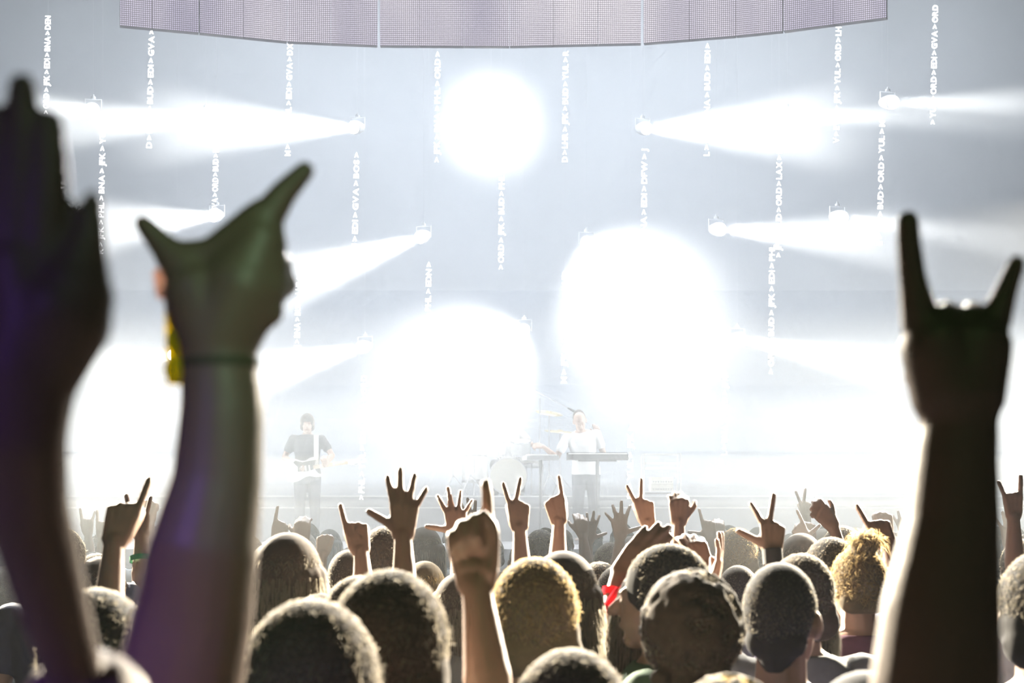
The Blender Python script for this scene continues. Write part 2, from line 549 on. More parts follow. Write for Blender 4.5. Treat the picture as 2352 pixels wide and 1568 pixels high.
# ------------------------------------------------------------------ people: bodies
def npv(*a):
    return np.array(a, float)
def unit(v):
    v = np.array(v, float)
    return v / np.linalg.norm(v)
def rotv(v, axis, ang):
    return np.array(Matrix.Rotation(ang, 3, Vector(axis)) @ Vector(v))
HANDS = {  # curls of index, middle, ring, little finger; spreads; thumb (outward angle, curl)
    'open': ((.05, 0, .05, .08), (14, 3, -8, -24), (58, 0)),
    'spread': ((.1, .05, .1, .12), (20, 5, -9, -30), (70, .1)),
    'horns': ((.03, 1, 1, .05), (6, 0, 0, -16), (15, .9)),
    'point': ((.03, 1, 1, 1), (3, 0, 0, 0), (15, .9)),
    'vee': ((.05, .05, 1, 1), (14, -13, 0, 0), (15, .9)),
    'fist': ((1, 1, 1, 1), (0, 0, 0, 0), (12, .9)),
    'flat': ((.08, .06, .08, .1), (3, 1, -2, -5), (18, .1)),
    'relaxed': ((.3, .38, .45, .5), (6, 1, -4, -8), (35, .35)),
    'pinch': ((.62, .5, .4, .34), (4, 1, -3, -8), (38, .5)),
    'gun': ((.05, 1, 1, 1), (4, 0, 0, 0), (72, 0)),
    'three': ((.12, .02, 1, 1), (26, -8, 0, 0), (62, .05)),
    'grip': ((.75, .78, .8, .82), (2, 0, -2, -4), (30, .6)),
}
def hand(g, wr, u, n, side, kind, k=1.0):
    """palm, four fingers and thumb; u runs to the fingers, n out of the palm"""
    wr, u = npv(*wr), unit(u)
    n = unit(n - u * np.dot(n, u))
    l = np.cross(u, n) * side
    curls, spr, (tho, thc) = HANDS[kind]
    A = lambda x, y, z: wr + (l * x + u * y + n * z) * k
    kn = [(.033, .092), (.012, .099), (-.011, .094), (-.031, .082)]
    for x, y in kn:
        g.add(cone(A(x * .55, .005, 0), A(x, y, -.002), .017 * k, .0125 * k, 10))
    g.add(cone(A(.018, .03, .004), A(-.018, .035, .004), .017 * k, .017 * k, 10))
    g.add(cone(A(.026, .07, .002), A(-.024, .066, .002), .014 * k, .014 * k, 10))
    g.add(cone(A(.024, .022, .008), A(.03, .055, .006), .018 * k, .014 * k, 10))
    segs = [(.043, .026, .021), (.048, .03, .022), (.045, .028, .021), (.035, .021, .018)]
    rad = [.0114, .0117, .0112, .0102]
    for i in range(4):
        p = A(kn[i][0], kn[i][1], -.001)
        c = curls[i]
        d0 = rotv(u, n, math.radians(spr[i]) * (1 if np.dot(np.cross(n, u), l) > 0 else -1))
        ax = np.cross(d0, n)
        ang = 0
        for s, da, rr in zip(segs[i], (82, 100, 55), (1, .97, .93)):
            ang += math.radians(da) * c
            d = rotv(d0, ax, ang)
            q = p + d * s * k
            g.add(cone(p, q, rad[i] * rr * k, rad[i] * rr * .94 * k, 10))
            p = q
    p = A(.026, .028, .006)
    d = unit(l * math.sin(math.radians(tho)) + u * math.cos(math.radians(tho)) + n * .25)
    for s, r1, r2, cc in ((.042, .017, .0125, .2), (.03, .0135, .0122, .9), (.024, .0122, .011, .9)):
        q = p + d * s * k
        g.add(cone(p, q, r1 * k, r2 * k, 10))
        p = q
        d = unit(d + (-l * .9 + n * .5) * thc * cc)
def arm(g, sh, el, wr):
    sh, el, wr = npv(*sh), npv(*el), npv(*wr)
    g.add(cone(sh, sh * .45 + el * .55, .05, .046))
    g.add(cone(sh * .45 + el * .55, el, .046, .038))
    b = el * .72 + wr * .28
    g.add(cone(el, b, .038, .042))
    g.add(cone(b, wr * .82 + el * .18, .041, .029))
    g.add(cone(wr * .82 + el * .18, wr, .029, .026))
    sl = sh * .45 + el * .55
    return [(sh, sl, .066, .064)]
TORSO = [(0, 0, .80, .10, .085), (0, 0, .86, .165, .115), (0, 0, .94, .168, .118), (0, .005, 1.05, .142, .103), (0, .008, 1.18, .152, .112),
         (0, .006, 1.30, .172, .118), (0, 0, 1.38, .168, .103), (0, -.008, 1.435, .11, .078), (0, -.012, 1.465, .06, .058)]
def head_prims(yaw=0, pitch=0, nod=(0, 0, 0)):
    g = Geo()
    g.add(ell((0, -.012, 1.625), (.076, .096, .098)))
    g.add(ell((0, .03, 1.565), (.061, .066, .086)))
    g.add(ell((0, .066, 1.503), (.029, .026, .022)))
    g.add(cone((0, .096, 1.602), (0, .117, 1.574), .010, .0155))
    g.add(cone((-.036, .082, 1.62), (.036, .082, 1.62), .012, .012))
    g.add(cone((-.02, .09, 1.539), (.02, .09, 1.539), .009, .009))
    for s in (-1, 1):
        g.add(ell((s * .08, -.006, 1.592), (.012, .022, .033)))
        g.add(ell((s * .029, .084, 1.597), (.012, .011, .009)))
    return g.xf(head_xf(yaw, pitch, nod))
def head_xf(yaw=0, pitch=0, nod=(0, 0, 0)):
    c = Vector((0, -.01, 1.49))
    return Matrix.Translation(c + Vector(nod)) @ Matrix.Rotation(math.radians(yaw), 4, 'Z') @ Matrix.Rotation(math.radians(pitch), 4, 'X') @ Matrix.Translation(-c)
def build_person(key, arms, yaw=0, pitch=0, extra=None, vox=.006, dec=.3, legs=True, bend=None, nod=(0, 0, 0), sm=2):
    """arms: per side None or (shoulder, elbow, wrist, hand kind, hand direction, palm normal, thumb side)"""
    g, sh, tr = Geo(), Geo(), Geo()
    g.add(loft(TORSO))
    sh.add(loft([(x, y, z, rx + .016, ry + .016) for x, y, z, rx, ry in TORSO[1:7]] + [(0, -.008, 1.44, .115, .088), (0, -.01, 1.452, .088, .08)]))
    for a in arms:
        if a is None:
            continue
        S, E, W, kind, hd, pn, ts = a
        g.add(cone((S[0] * .6, 0, 1.36), S, .07, .056))
        sh.add(cone((S[0] * .6, 0, 1.35), S, .088, .07))
        if kind == 'custom':
            g.add(cone(S, E, .052, .046))
            mid = np.array(S) * .5 + np.array(E) * .5
            sh.add(cone(S, mid, .066, .062))
            continue
        for p, q, r1, r2 in arm(g, S, E, W):
            sh.add(cone(p, q, r1, r2))
        if kind:
            hand(g, W, hd, pn, ts, kind)
    if extra:
        for e in extra:
            g.add(e)
    if bend:
        for q in (g, sh):
            q.V = [bend(v) for v in q.V]
    h = head_prims(yaw, pitch, nod)
    nk = cone((0, -.018, 1.43), tuple(Vector((0, -.008, 1.54)) + Vector(nod)), .06, .056)
    if bend:
        h.V = [bend(v) for v in h.V]
        nk = (bend(nk[0]), nk[1])
    g.add(nk)
    off = g.n
    g.V += h.V
    g.F += [tuple(i + off for i in f) for f in h.F]
    g.n += h.n
    if legs is True:
        for s in (-1, 1):
            hp, k, an = (s * .085, 0, .87), (s * .1, .015, .48), (s * .105, -.02, .09)
            g.add(cone(hp, k, .086, .057)); g.add(cone(k, an, .056, .04))
            g.add(cone((s * .105, -.045, .038), (s * .115, .12, .03), .038, .03))
            tr.add(cone(hp, k, .1, .072)); tr.add(cone(k, (s * .105, -.02, .1), .072, .058))
        tr.add(loft([(0, 0, .80, .12, .10), (0, 0, .86, .178, .128), (0, 0, .97, .178, .128)]))
    elif legs:
        for A, B, ra, rb in legs:
            g.add(cone(A, B, ra, rb)); tr.add(cone(A, B, ra + .013, rb + .013))
        tr.add(loft([(0, 0, .80, .12, .10), (0, 0, .86, .178, .128), (0, 0, .97, .178, .128)]))
    body = skin(key + '_body', g, vox, sm, dec)
    shirt = skin(key + '_shirt', sh, .011, 3)
    trou = skin(key + '_trousers', tr, .013, 2)
    return body, shirt, trou
def down_arm(s, kind='relaxed'):
    S, E, W = (s * .185, 0, 1.385), (s * .225, -.03, 1.11), (s * .22, .06, .87)
    return (S, E, W, kind, (0, .25, -1), (-s, .15, 0), -1 if s > 0 else 1)
def up_arm(s, kind, low=False, lean=0, tip=0, palm=(0, 1, 0), flip=False):
    """raised arm on side s; palm towards the stage; low: elbow more bent; lean: outward tilt; tip: hand tilt"""
    S = (s * .175, .01, 1.42)
    if low:
        E = (s * (.27 + lean * .95), .13, 1.50)
        W = (s * (.25 + lean), .19, 1.70)
    else:
        E = (s * (.225 + lean * .4), .09, 1.655)
        W = (s * (.215 + lean), .14, 1.895)
    d = unit(np.array(W) - np.array(E))
    d = unit(d + np.array((s * math.sin(math.radians(tip)), .05, 0)))
    return (S, E, W, kind, tuple(d), palm, (1 if s > 0 else -1) * (-1 if flip else 1))
BODIES = {}
NEAR = {}
RAISED = {}
def body_for(key):
    if key in BODIES:
        return BODIES[key]
    if key == 'down':
        r = build_person(key, [down_arm(-1), down_arm(1)], dec=.35, vox=.007)
    else:
        kind, s, low, lean, tip, palm, flip = key
        pn = {'f': (0, 1, 0), 'b': (0, -1, 0), 'l': (-1, .2, 0), 'r': (1, .2, 0)}[palm]
        near = NEAR.get(key, 9) < 5.7
        r = build_person('raised_' + kind, [up_arm(s, kind, low, lean, tip, pn, flip), down_arm(-s)], vox=.006 if near else .0075, dec=.35 if near else .5)
    n = len(r[0].vertices)
    co = np.empty(n * 3)
    r[0].vertices.foreach_get('co', co)
    co = co.reshape(-1, 3)
    tip = co[co[:, 2].argmax()] if key != 'down' else None
    BODIES[key] = (*r, tip)
    return BODIES[key]

# ------------------------------------------------------------------ hair
def strands(n, cen, rad, L, seed, zmin=-.35, wdt=.0013, droop=.5, back=False):
    r = np.random.default_rng(seed)
    V, F = [], []
    while len(F) < n * 2:
        d = r.normal(size=3)
        d /= np.linalg.norm(d)
        if d[2] < zmin or (d[1] > .55 and d[2] < .45):
            continue
        p = np.array(cen) + d * np.array(rad) * .985
        nrm = d / np.array(rad)
        nrm /= np.linalg.norm(nrm)
        t = np.cross(nrm, r.normal(size=3))
        t /= np.linalg.norm(t)
        dr = nrm * .30 + t * .55 + np.array((0, 0, -droop)) * (1 - abs(nrm[2]) * .6)
        dr /= np.linalg.norm(dr)
        ll = L * r.uniform(.5, 1.3)
        m = p + dr * ll * .55
        e = p + dr * ll + np.array((0, 0, -.25 * ll)) - nrm * ll * .2
        sx = np.cross(dr, r.normal(size=3))
        sx *= wdt / np.linalg.norm(sx)
        k = len(V)
        V += [p - sx, p + sx, m + sx * .8, m - sx * .8, e]
        F += [(k, k + 1, k + 2, k + 3), (k + 3, k + 2, k + 4)]
    return np.array(V), F
def hair_mesh(style, seed=1):
    r = np.random.default_rng(seed)
    g = Geo()
    cen, rad = npv(0, -.022, 1.632), npv(.083, .098, .100)
    L, n, zmin, dr = .016, 1500, -.75, .5
    if style == 'crop':
        rad = npv(.081, .099, .101)
        g.add(ell(cen, rad, None, 24, 16))
        g.add(cone((-.028, -.05, 1.56), (.028, -.05, 1.56), .042, .042))
        g.add(cone((0, -.045, 1.55), (0, -.036, 1.50), .05, .036))
        L, n = .007, 2200
    elif style == 'medium':
        rad = npv(.092, .108, .108)
        g.add(ell(cen, rad, None, 24, 16))
        g.add(cone((-.045, -.055, 1.545), (.045, -.055, 1.545), .055, .055))
        for s in (-1, 1):
            g.add(ell((s * .066, -.03, 1.575), (.03, .06, .05)))
        L, n = .016, 2400
    elif style == 'bob':
        rad = npv(.094, .108, .108)
        g.add(ell(cen, rad, None, 24, 16))
        for a in np.linspace(-110, 110, 13):
            q = math.radians(a)
            x, y = math.sin(q) * .082, -.025 - math.cos(q) * .078
            g.add(cone((x, y, 1.62), (x * 1.08, y - .01, 1.475 + .012 * r.normal()), .03, .022))
        L, n, dr = .020, 2200, .9
    elif style == 'long':
        rad = npv(.090, .105, .106)
        g.add(ell(cen, rad, None, 24, 16))
        for a in np.linspace(-105, 105, 15):
            q = math.radians(a)
            x, y = math.sin(q) * .080, -.03 - math.cos(q) * .075
            g.add(cone((x, y, 1.62), (x * 1.15 + .01 * r.normal(), y - .035, 1.33 + .03 * r.normal()), .03, .018))
        L, n, dr = .020, 2200, .9
    elif style == 'curly':
        rad = npv(.098, .112, .112)
        g.add(ell(cen, rad * .94, None, 24, 16))
        for i in range(420):
            d = r.normal(size=3)
            d /= np.linalg.norm(d)
            if d[1] > .5 and d[2] < .5 or d[2] < -.75:
                continue
            g.add(ell(cen + d * rad * .95, (.0135, .0135, .012), None, 8, 6))
        for i in range(26):
            g.add(ell((r.uniform(-.07, .07), r.uniform(-.11, -.05), r.uniform(1.49, 1.56)), (.022, .022, .02), None, 8, 6))
        L, n, dr = .016, 2400, .2
    elif style == 'bun':
        rad = npv(.088, .104, .104)
        g.add(ell(cen, rad, None, 24, 16))
        g.add(ell((.012, -.05, 1.75), (.05, .045, .034)))
        g.add(cone((-.04, -.06, 1.56), (.04, -.06, 1.56), .04, .04))
        for s in (-1, 1):
            g.add(cone((s * .08, 0, 1.64), (s * .092, .005, 1.53), .012, .009))
            g.add(cone((s * .092, .005, 1.53), (s * .075, -.02, 1.42), .009, .004))
        L, n, dr = .030, 1800, .3
    elif style == 'cap':
        g.add(loft([(0, -.015, 1.60, .088, .105), (0, -.015, 1.66, .09, .107), (0, -.012, 1.71, .075, .09), (0, -.01, 1.732, .045, .055)]))
        g.add(loft([(0, .09, 1.618, .075, .085), (0, .09, 1.627, .07, .08)]))
        n = 0
    me = skin('hair_' + style, g, .0065, 2)
    if n:
        V, F = strands(n, cen, rad, L, seed + 5, zmin, .0008, dr)
        if style == 'bun':
            V2, F2 = strands(260, (.012, -.05, 1.75), (.05, .045, .034), .05, seed + 9, -.2, .0012, .1)
            F += [tuple(i + len(V) for i in f) for f in F2]
            V = np.concatenate((V, V2))
        if style in ('bob', 'long'):
            Z0 = 1.5 if style == 'bob' else 1.38
            V3, F3 = [], []
            for i in range(700):
                a = math.radians(r.uniform(-110, 110))
                z = r.uniform(Z0, 1.62)
                p = npv(math.sin(a) * .108, -.03 - math.cos(a) * .106, z)
                e = p + npv(math.sin(a) * r.uniform(-.004, .018), -math.cos(a) * r.uniform(-.004, .018), -r.uniform(.04, .09))
                k = len(V3)
                V3 += [p - npv(.0012, 0, 0), p + npv(.0012, 0, 0), e]
                F3.append((k, k + 1, k + 2))
            F += [tuple(i + len(V) for i in f) for f in F3]
            V = np.concatenate((V, np.array(V3)))
        nb = len(me.vertices)
        bv = np.empty(nb * 3)
        me.vertices.foreach_get('co', bv)
        bf = [tuple(p.vertices) for p in me.polygons]
        m2 = bpy.data.meshes.new('hair_' + style)
        m2.from_pydata(bv.reshape(-1, 3).tolist() + V.tolist(), [], bf + [tuple(i + nb for i in f) for f in F])
        sm = np.ones(len(m2.polygons), bool)
        m2.polygons.foreach_set('use_smooth', sm)
        bpy.data.meshes.remove(me)
        me = m2
        me.materials.append(M_hair['brown'])
        me.materials.append(M_strand)
        mi = np.zeros(len(me.polygons), np.int32)
        mi[len(bf):] = 1
        me.polygons.foreach_set('material_index', mi)
    return me
M_hair = {'brown': mat('hair_brown', (.05, .038, .03), .95, noise=.3, nscale=60), 'black': mat('hair_black', (.022, .022, .024), .95, noise=.3, nscale=60),
          'blond': mat('hair_blond', (.10, .078, .05), .95, noise=.25, nscale=60), 'grey': mat('cap_grey', (.12, .12, .13), .8)}
M_strand = hair_mat('hair_strands', (.30, .27, .22))
M_strand2 = hair_mat('hair_strands_blond', (.42, .32, .17))
M_skin = {'light': mat('skin_light', (.29, .19, .145), .5, noise=.08, nscale=12), 'tan': mat('skin_tan', (.21, .13, .095), .5, noise=.08, nscale=12),
          'deep': mat('skin_deep', (.15, .10, .075), .5, noise=.08, nscale=12),
          'dark': mat('skin_dark', (.12, .07, .05), .5, noise=.08, nscale=12)}
M_cloth = {'black': mat('shirt_black', (.025, .025, .028), .85, noise=.2, nscale=30), 'navy': mat('shirt_navy', (.03, .04, .09), .85, noise=.2, nscale=30),
           'grey': mat('shirt_grey', (.12, .125, .13), .85, noise=.2, nscale=30), 'white': mat('shirt_white', (.62, .62, .62), .85, noise=.08, nscale=30),
           'plum': mat('shirt_plum', (.13, .06, .10), .85, noise=.2, nscale=30), 'green': mat('shirt_green', (.05, .10, .06), .85, noise=.2, nscale=30),
           'stripe': mat('shirt_lavender', (.22, .20, .32), .85, noise=.2, nscale=30)}
M_trou = mat('trousers_dark', (.03, .034, .05), .85, noise=.2, nscale=30)
HAIR = {}
HAIRV = {}
def hair_obj(style, colour, parent, yaw=0, pitch=0, nod=(0, 0, 0)):
    if style not in HAIR:
        HAIR[style] = hair_mesh(style, 3 + len(HAIR))
    o = ob('cap' if style == 'cap' else 'hair', HAIR[style], M_hair[colour], parent)
    if style != 'cap' and colour == 'blond':
        o.material_slots[1].link = 'OBJECT'
        o.material_slots[1].material = M_strand2
    o.matrix_local = head_xf(yaw, pitch, nod)
    return o
NP = [0]
def person(label, loc, rz, scale, key, hair=('medium', 'brown'), shirt='black', skn='light', group='crowd watching the stage', hyaw=0):
    b = body_for(key)
    t = thing('person', label, 'person', loc, rz, group, scale)
    ob('body', b[0], M_skin[skn], t)
    ob('shirt', b[1], M_cloth[shirt], t)
    ob('trousers', b[2], M_trou, t)
    hair_obj(hair[0], hair[1], t, hyaw)
    return t
def tip_person(label, px, py, D, key, rz=0, **kw):
    """place a person so that the raised fingertip stands at a point of the hall"""
    b = body_for(key)
    t = P(px, py, D)
    tip = b[3]
    s = min(1.10, max(.86, t.z / tip[2]))
    c, sn = math.cos(rz), math.sin(rz)
    x, y = (tip[0] * c - tip[1] * sn) * s, (tip[0] * sn + tip[1] * c) * s
    return person(label, (t.x - x, t.y - y, 0), rz, s, key, **kw)
def head_person(label, px, py, D, rz=0, hair=('medium', 'brown'), **kw):
    ht = {'crop': 1.735, 'medium': 1.742, 'bob': 1.742, 'long': 1.742, 'curly': 1.75, 'bun': 1.785, 'cap': 1.732}[hair[0]]
    p = P(px, py, D)
    return person(label, (p.x, p.y, 0), math.radians(rz), p.z / ht, 'down', hair=hair, **kw)

# near heads, seen from behind
head_person('person with rounded dark hair, head low between the two left raised arms', 222, 1345, 2.30, 8, ('medium', 'black'), shirt='navy')
head_person('person with dark hair, low head just right of the yellow-banded arm', 722, 1368, 1.88, -6, ('medium', 'brown'))
head_person('person with smooth dark hair, head upright just right of the yellow-banded arm', 662, 1220, 3.95, 4, ('bob', 'brown'))
head_person('person with loose brown hair, half hidden below the open hand left of centre', 835, 1318, 3.35, -20, ('medium', 'brown'), shirt='green')
head_person('person with medium hair, large round head below the drum kit', 1226, 1276, 2.95, 4, ('medium', 'blond'))
head_person('person with brown hair tucked close behind the large round head', 1296, 1262, 3.75, -10, ('bob', 'brown'), shirt='grey')
head_person('person whose head top alone rises at the bottom edge, centre', 1310, 1482, 2.02, 0, ('medium', 'brown'), shirt='grey')
head_person('person in profile facing left, nose and chin outlined, right of centre', 1515, 1246, 3.45, 75, ('medium', 'black'), shirt='green')
head_person('person with thick curly hair in front of the profile face', 1588, 1302, 2.72, -5, ('curly', 'brown'), shirt='navy')
head_person('person with cropped hair, ear and neck showing, beside the curly head', 1798, 1288, 3.10, -28, ('crop', 'black'), shirt='stripe', skn='tan')
head_person('person with medium hair peeping over the cropped head', 1836, 1268, 3.95, 5, ('medium', 'brown'), shirt='grey')
head_person('person with blond hair pinned up and loose strands, plum top', 1968, 1222, 4.55, 6, ('bun', 'blond'), shirt='plum')
head_person('person with dark hair cut by the right edge of the picture', 2392, 1258, 2.95, 0, ('medium', 'black'), shirt='navy')
head_person('person whose curly crown just shows at the bottom below the curly head', 1668, 1540, 2.02, 0, ('curly', 'blond'), shirt='black')
head_person('person with lit shoulders and low head at the bottom beside the right raised arm', 1985, 1530, 1.95, 0, ('long', 'black'), shirt='black')
# heads farther in
head_person('person with round hair, small head high between the two left raised arms', 256, 1206, 9.6, 0, ('medium', 'black'), shirt='grey')
head_person('person with dark hair, middle distance between the two left raised arms', 232, 1276, 5.4, 5, ('bob', 'brown'), shirt='navy')
head_person('person with short hair below the pointing hand left of centre', 802, 1260, 5.3, 0, ('crop', 'brown'), shirt='green')
head_person('person wearing a cap between the open hand and the fist left of centre', 970, 1213, 9.4, 10, ('cap', 'grey'), shirt='grey')
head_person('person with fair hair under the capped head left of centre', 976, 1286, 6.0, 0, ('bob', 'blond'), shirt='grey')
head_person('person with round hair behind the red ribbon', 1402, 1244, 7.4, 0, ('medium', 'brown'), shirt='navy')
head_person('person with pale lit hair left of the three-fingered hand', 1692, 1210, 6.6, 0, ('medium', 'blond'), shirt='grey')
head_person('person with light-rimmed hair right of the three-fingered hand', 1838, 1222, 6.2, 0, ('bob', 'brown'), shirt='grey')
head_person('person at the far right, small head by the picture edge', 2345, 1236, 6.2, 0, ('medium', 'brown'), shirt='white')

# raised hands
H = lambda kind, s=1, low=False, lean=0, tip=0, palm='f', flip=False: (kind, s, low, lean, tip, palm, flip)
RA = [
    ('person pointing a thumb-thick finger up beside the yellow-banded arm', 342, 1092, 3.3, H('point', -1, False, 0, -12), 6, ('crop', 'brown'), 'grey'),
    ('person with a half-closed hand up and a green wristband, between the left arms', 290, 1132, 5.6, H('horns', 1, True, 0, -6), 0, ('medium', 'black'), 'navy'),
    ('person with a fist up beside the green wristband', 338, 1146, 6.6, H('fist', 1), 0, ('medium', 'brown'), 'grey'),
    ('person making horns, farthest left by the open palm', 184, 1166, 9.2, H('horns', 1, True), 10, ('medium', 'black'), 'grey'),
    ('person making horns, second from left by the open palm', 224, 1170, 8.4, H('horns', 1, True), -8, ('bob', 'brown'), 'grey'),
    ('person with finger up right of the yellow-banded arm', 638, 1160, 7.2, H('point', 1, True, 0, 14), 0, ('crop', 'black'), 'grey'),
    ('person with closed hand up, fingers curled, right of the yellow-banded arm', 702, 1184, 7.0, H('pinch', 1, True), 0, ('medium', 'brown'), 'navy'),
    ('person with fist up, lower, above the short-haired head left of centre', 752, 1226, 6.8, H('fist', -1, True), 0, ('medium', 'black'), 'grey'),
    ('person pointing up with a straight index finger, left of the open hand', 781, 1155, 4.75, H('point', 1, True, 0, -8), 0, ('bob', 'brown'), 'grey'),
    ('person with a wide open hand and long straight fingers, left of centre', 918, 1072, 3.8, H('open', 1, False, 0, 4), 0, ('medium', 'brown'), 'green'),
    ('person with a spread open hand just left of the raised index finger', 1030, 1116, 5.4, H('spread', 1, True), 0, ('medium', 'brown'), 'grey'),
    ('person with slim open fingers behind the spread hand', 1074, 1142, 7.6, H('open', 1, True), 0, ('long', 'brown'), 'grey'),
    ('person thrusting up one thick index finger from a big fist, centre', 1119, 1100, 2.42, H('point', 1, True, -.12, 0, 'b'), 0, ('medium', 'brown'), 'green'),
    ('person with two long fingers up, below the drummer', 1196, 1094, 4.9, H('vee', 1), 0, ('bob', 'brown'), 'grey'),
    ('person with fist and slanted index finger below the keyboard', 1284, 1090, 5.2, H('point', -1, False, 0, 14), 0, ('crop', 'black'), 'grey'),
    ('person with a closed hand low below the keyboard', 1326, 1178, 8.2, H('relaxed', 1, True), 0, ('medium', 'black'), 'grey'),
    ('person with an upright open hand beside the lowest LED strip', 1364, 1172, 8.4, H('open', -1, True), 0, ('bob', 'brown'), 'grey'),
    ('person with a loosely open hand left of the V sign', 1428, 1148, 7.2, H('spread', -1, True, 0, 8), 0, ('medium', 'brown'), 'navy'),
    ('person making a V sign in front of the equipment rack', 1474, 1097, 5.6, H('vee', 1, False, 0, -8), 0, ('medium', 'black'), 'grey'),
    ('person with a bent fist on a long straight forearm by the equipment rack', 1549, 1127, 5.4, H('pinch', -1), 0, ('crop', 'black'), 'grey'),
    ('person with a flat slanting hand and a red ribbon on the wrist', 1512, 1196, 3.9, H('flat', -1, True, -.1, -40), -20, ('bob', 'brown'), 'grey'),
    ('person with a small raised finger right of the bent fist', 1607, 1167, 8.0, H('gun', 1, True), 0, ('medium', 'brown'), 'grey'),
    ('person with small closed fingers left of the three-fingered hand', 1651, 1190, 8.6, H('pinch', 1, True), 0, ('medium', 'black'), 'grey'),
    ('person with a curled hand just above the profile face', 1572, 1224, 4.7, H('relaxed', 1, True, 0, -18), 0, ('medium', 'brown'), 'navy'),
    ('person with pinched fingertips above the curly head', 1655, 1220, 4.4, H('flat', -1, True, 0, -10, 'l'), 0, ('bob', 'black'), 'grey'),
    ('person with three fingers spread and a dark wristband, right of centre', 1777, 1130, 4.2, H('three', 1, False, 0, 6), 0, ('crop', 'brown'), 'stripe'),
    ('person holding up two slim fingers, farthest right of the three-fingered hand', 1850, 1120, 8.8, H('vee', 1), 0, ('medium', 'brown'), 'grey'),
    ('person with an arched hand bent left, right of the three-fingered hand', 1878, 1140, 6.0, H('relaxed', -1, False, .1, 35), 0, ('medium', 'black'), 'navy'),
    ('person pointing left with a flat hand, right of the three-fingered hand', 1830, 1168, 6.8, H('gun', -1, False, 0, 30), 0, ('bob', 'brown'), 'grey'),
    ('person with fingertips up above the pinned blond hair, left', 1846, 1196, 7.4, H('grip', 1, True), 0, ('medium', 'brown'), 'grey'),
    ('person with fist and crooked finger right behind the pinned blond hair', 1968, 1156, 5.0, H('point', 1, True, 0, -16), 0, ('medium', 'black'), 'navy'),
    ('person with fist up left of the right raised arm', 2022, 1174, 6.5, H('fist', 1, True), 0, ('medium', 'brown'), 'grey'),
    ('person with faint small hand by the right raised arm', 2062, 1172, 9.2, H('open', 1, True), 0, ('bob', 'brown'), 'grey'),
    ('person making horns at the right edge of the picture', 2344, 1088, 5.6, H('horns', -1), 0, ('medium', 'brown'), 'grey'),
    ('person with lifted fingers lower at the right edge', 2322, 1168, 7.2, H('open', -1, True), 0, ('bob', 'black'), 'grey'),
]
for lab, px, py, D, key, rz, hr, shc in RA:
    NEAR[key] = min(NEAR.get(key, 99), D)
for lab, px, py, D, key, rz, hr, shc in RA:
    RAISED[lab] = (tip_person(lab, px, py, D, key, math.radians(rz), hair=hr, shirt=shc, skn=random.choice(['light', 'light', 'tan'])), key)
# rear of the crowd, packed towards the stage: nothing tells them apart
k = 0
taken = [(o.location.x, o.location.y) for o in bpy.data.objects if o.name.startswith('person')]
ROWS = ['first', 'second', 'third', 'fourth', 'fifth', 'sixth', 'seventh', 'eighth', 'ninth', 'tenth']
PLACE = ['leftmost', 'second', 'third', 'fourth', 'fifth', 'sixth', 'seventh', 'eighth', 'ninth', 'tenth', 'eleventh', 'twelfth', 'thirteenth', 'fourteenth', 'fifteenth']
HAIRW = {'medium': 'rounded', 'crop': 'cropped', 'bob': 'chin-length', 'long': 'long'}
for ri, D in enumerate(np.arange(6.2, 13.2, .8)):
    half = D * .375
    x = -half + rng.uniform(0, .3)
    k = 0
    while x < half:
        y = D + rng.uniform(-.16, .16)
        if all((x - a) ** 2 / .235 + (y - b) ** 2 / .16 > 1 for a, b in taken):
            hs = 1.52 + rng.uniform(0, .20)
            hr = (['medium', 'crop', 'bob', 'long'][int(rng.integers(4))], ['black', 'brown'][int(rng.integers(2))])
            shc = ['black', 'navy', 'grey'][int(rng.integers(3))]
            pl = PLACE[k] + (' from left' if k else '')
            person(f'{pl} of the {ROWS[ri]} hazy rear row, {HAIRW[hr[0]]} {hr[1]} hair, {shc} top', (x, y, 0), rng.uniform(-.3, .3), hs / 1.742, 'down', hair=hr, shirt=shc,
                   group='packed rear crowd with lowered arms')
            taken.append((x, y))
            k += 1
        x += rng.uniform(.52, .8)

# ------------------------------------------------------------------ the three people whose raised arms stand in front
def pxc(D, *pts):
    """chain of cones through (pixel x, pixel y, pixel radius[, depth shift])"""
    out = []
    q = [(P(p[0], p[1], D + (p[3] if len(p) > 3 else 0)), p[2] / FP * D) for p in pts]
    if len(q) == 1:
        return [ell(tuple(q[0][0]), (q[0][1],) * 3)]
    for (a, ra), (b, rb) in zip(q[:-1], q[1:]):
        out.append(cone(tuple(a), tuple(b), ra, rb, 18))
    return out
def front_person(label, base, s, side, elbow, prims, shirt, skn, hairst):
    B = np.array((base[0], base[1], 0.))
    ext = [((v - B) / s, f) for v, f in prims]
    E = tuple((np.array(elbow) - B) / s)
    S = (side * .175, .01, 1.41)
    body, sh, tr = build_person('front', [(S, E, E, 'custom', None, None, 1), down_arm(-side)], extra=ext, vox=.0034, dec=.22, sm=1)
    t = thing('person', label, 'person', (base[0], base[1], 0), 0, 'people with raised arms in front', s)
    ob('body', body, M_skin[skn], t)
    ob('shirt', sh, M_cloth[shirt], t)
    ob('trousers', tr, M_trou, t)
    hair_obj(hairst[0], hairst[1], t)
    return t
d = .75
pr = pxc(d, (200, 1640, 66, .12), (125, 1400, 88, .07), (58, 1150, 102, .02), (48, 1000, 106))
pr += pxc(d, (48, 1000, 106), (60, 860, 118), (75, 760, 112), (45, 620, 85))
pr += pxc(d, (60, 900, 100), (140, 730, 118), (165, 680, 98), (203, 545, 42), (212, 455, 22))
pr += pxc(d, (100, 760, 90), (98, 560, 60), (112, 400, 47), (113, 284, 34))
pr += pxc(d, (40, 760, 90), (40, 540, 60), (48, 330, 40), (52, 200, 34))
pr += pxc(d, (-20, 760, 80), (-28, 560, 56), (-24, 380, 42), (-22, 268, 32))
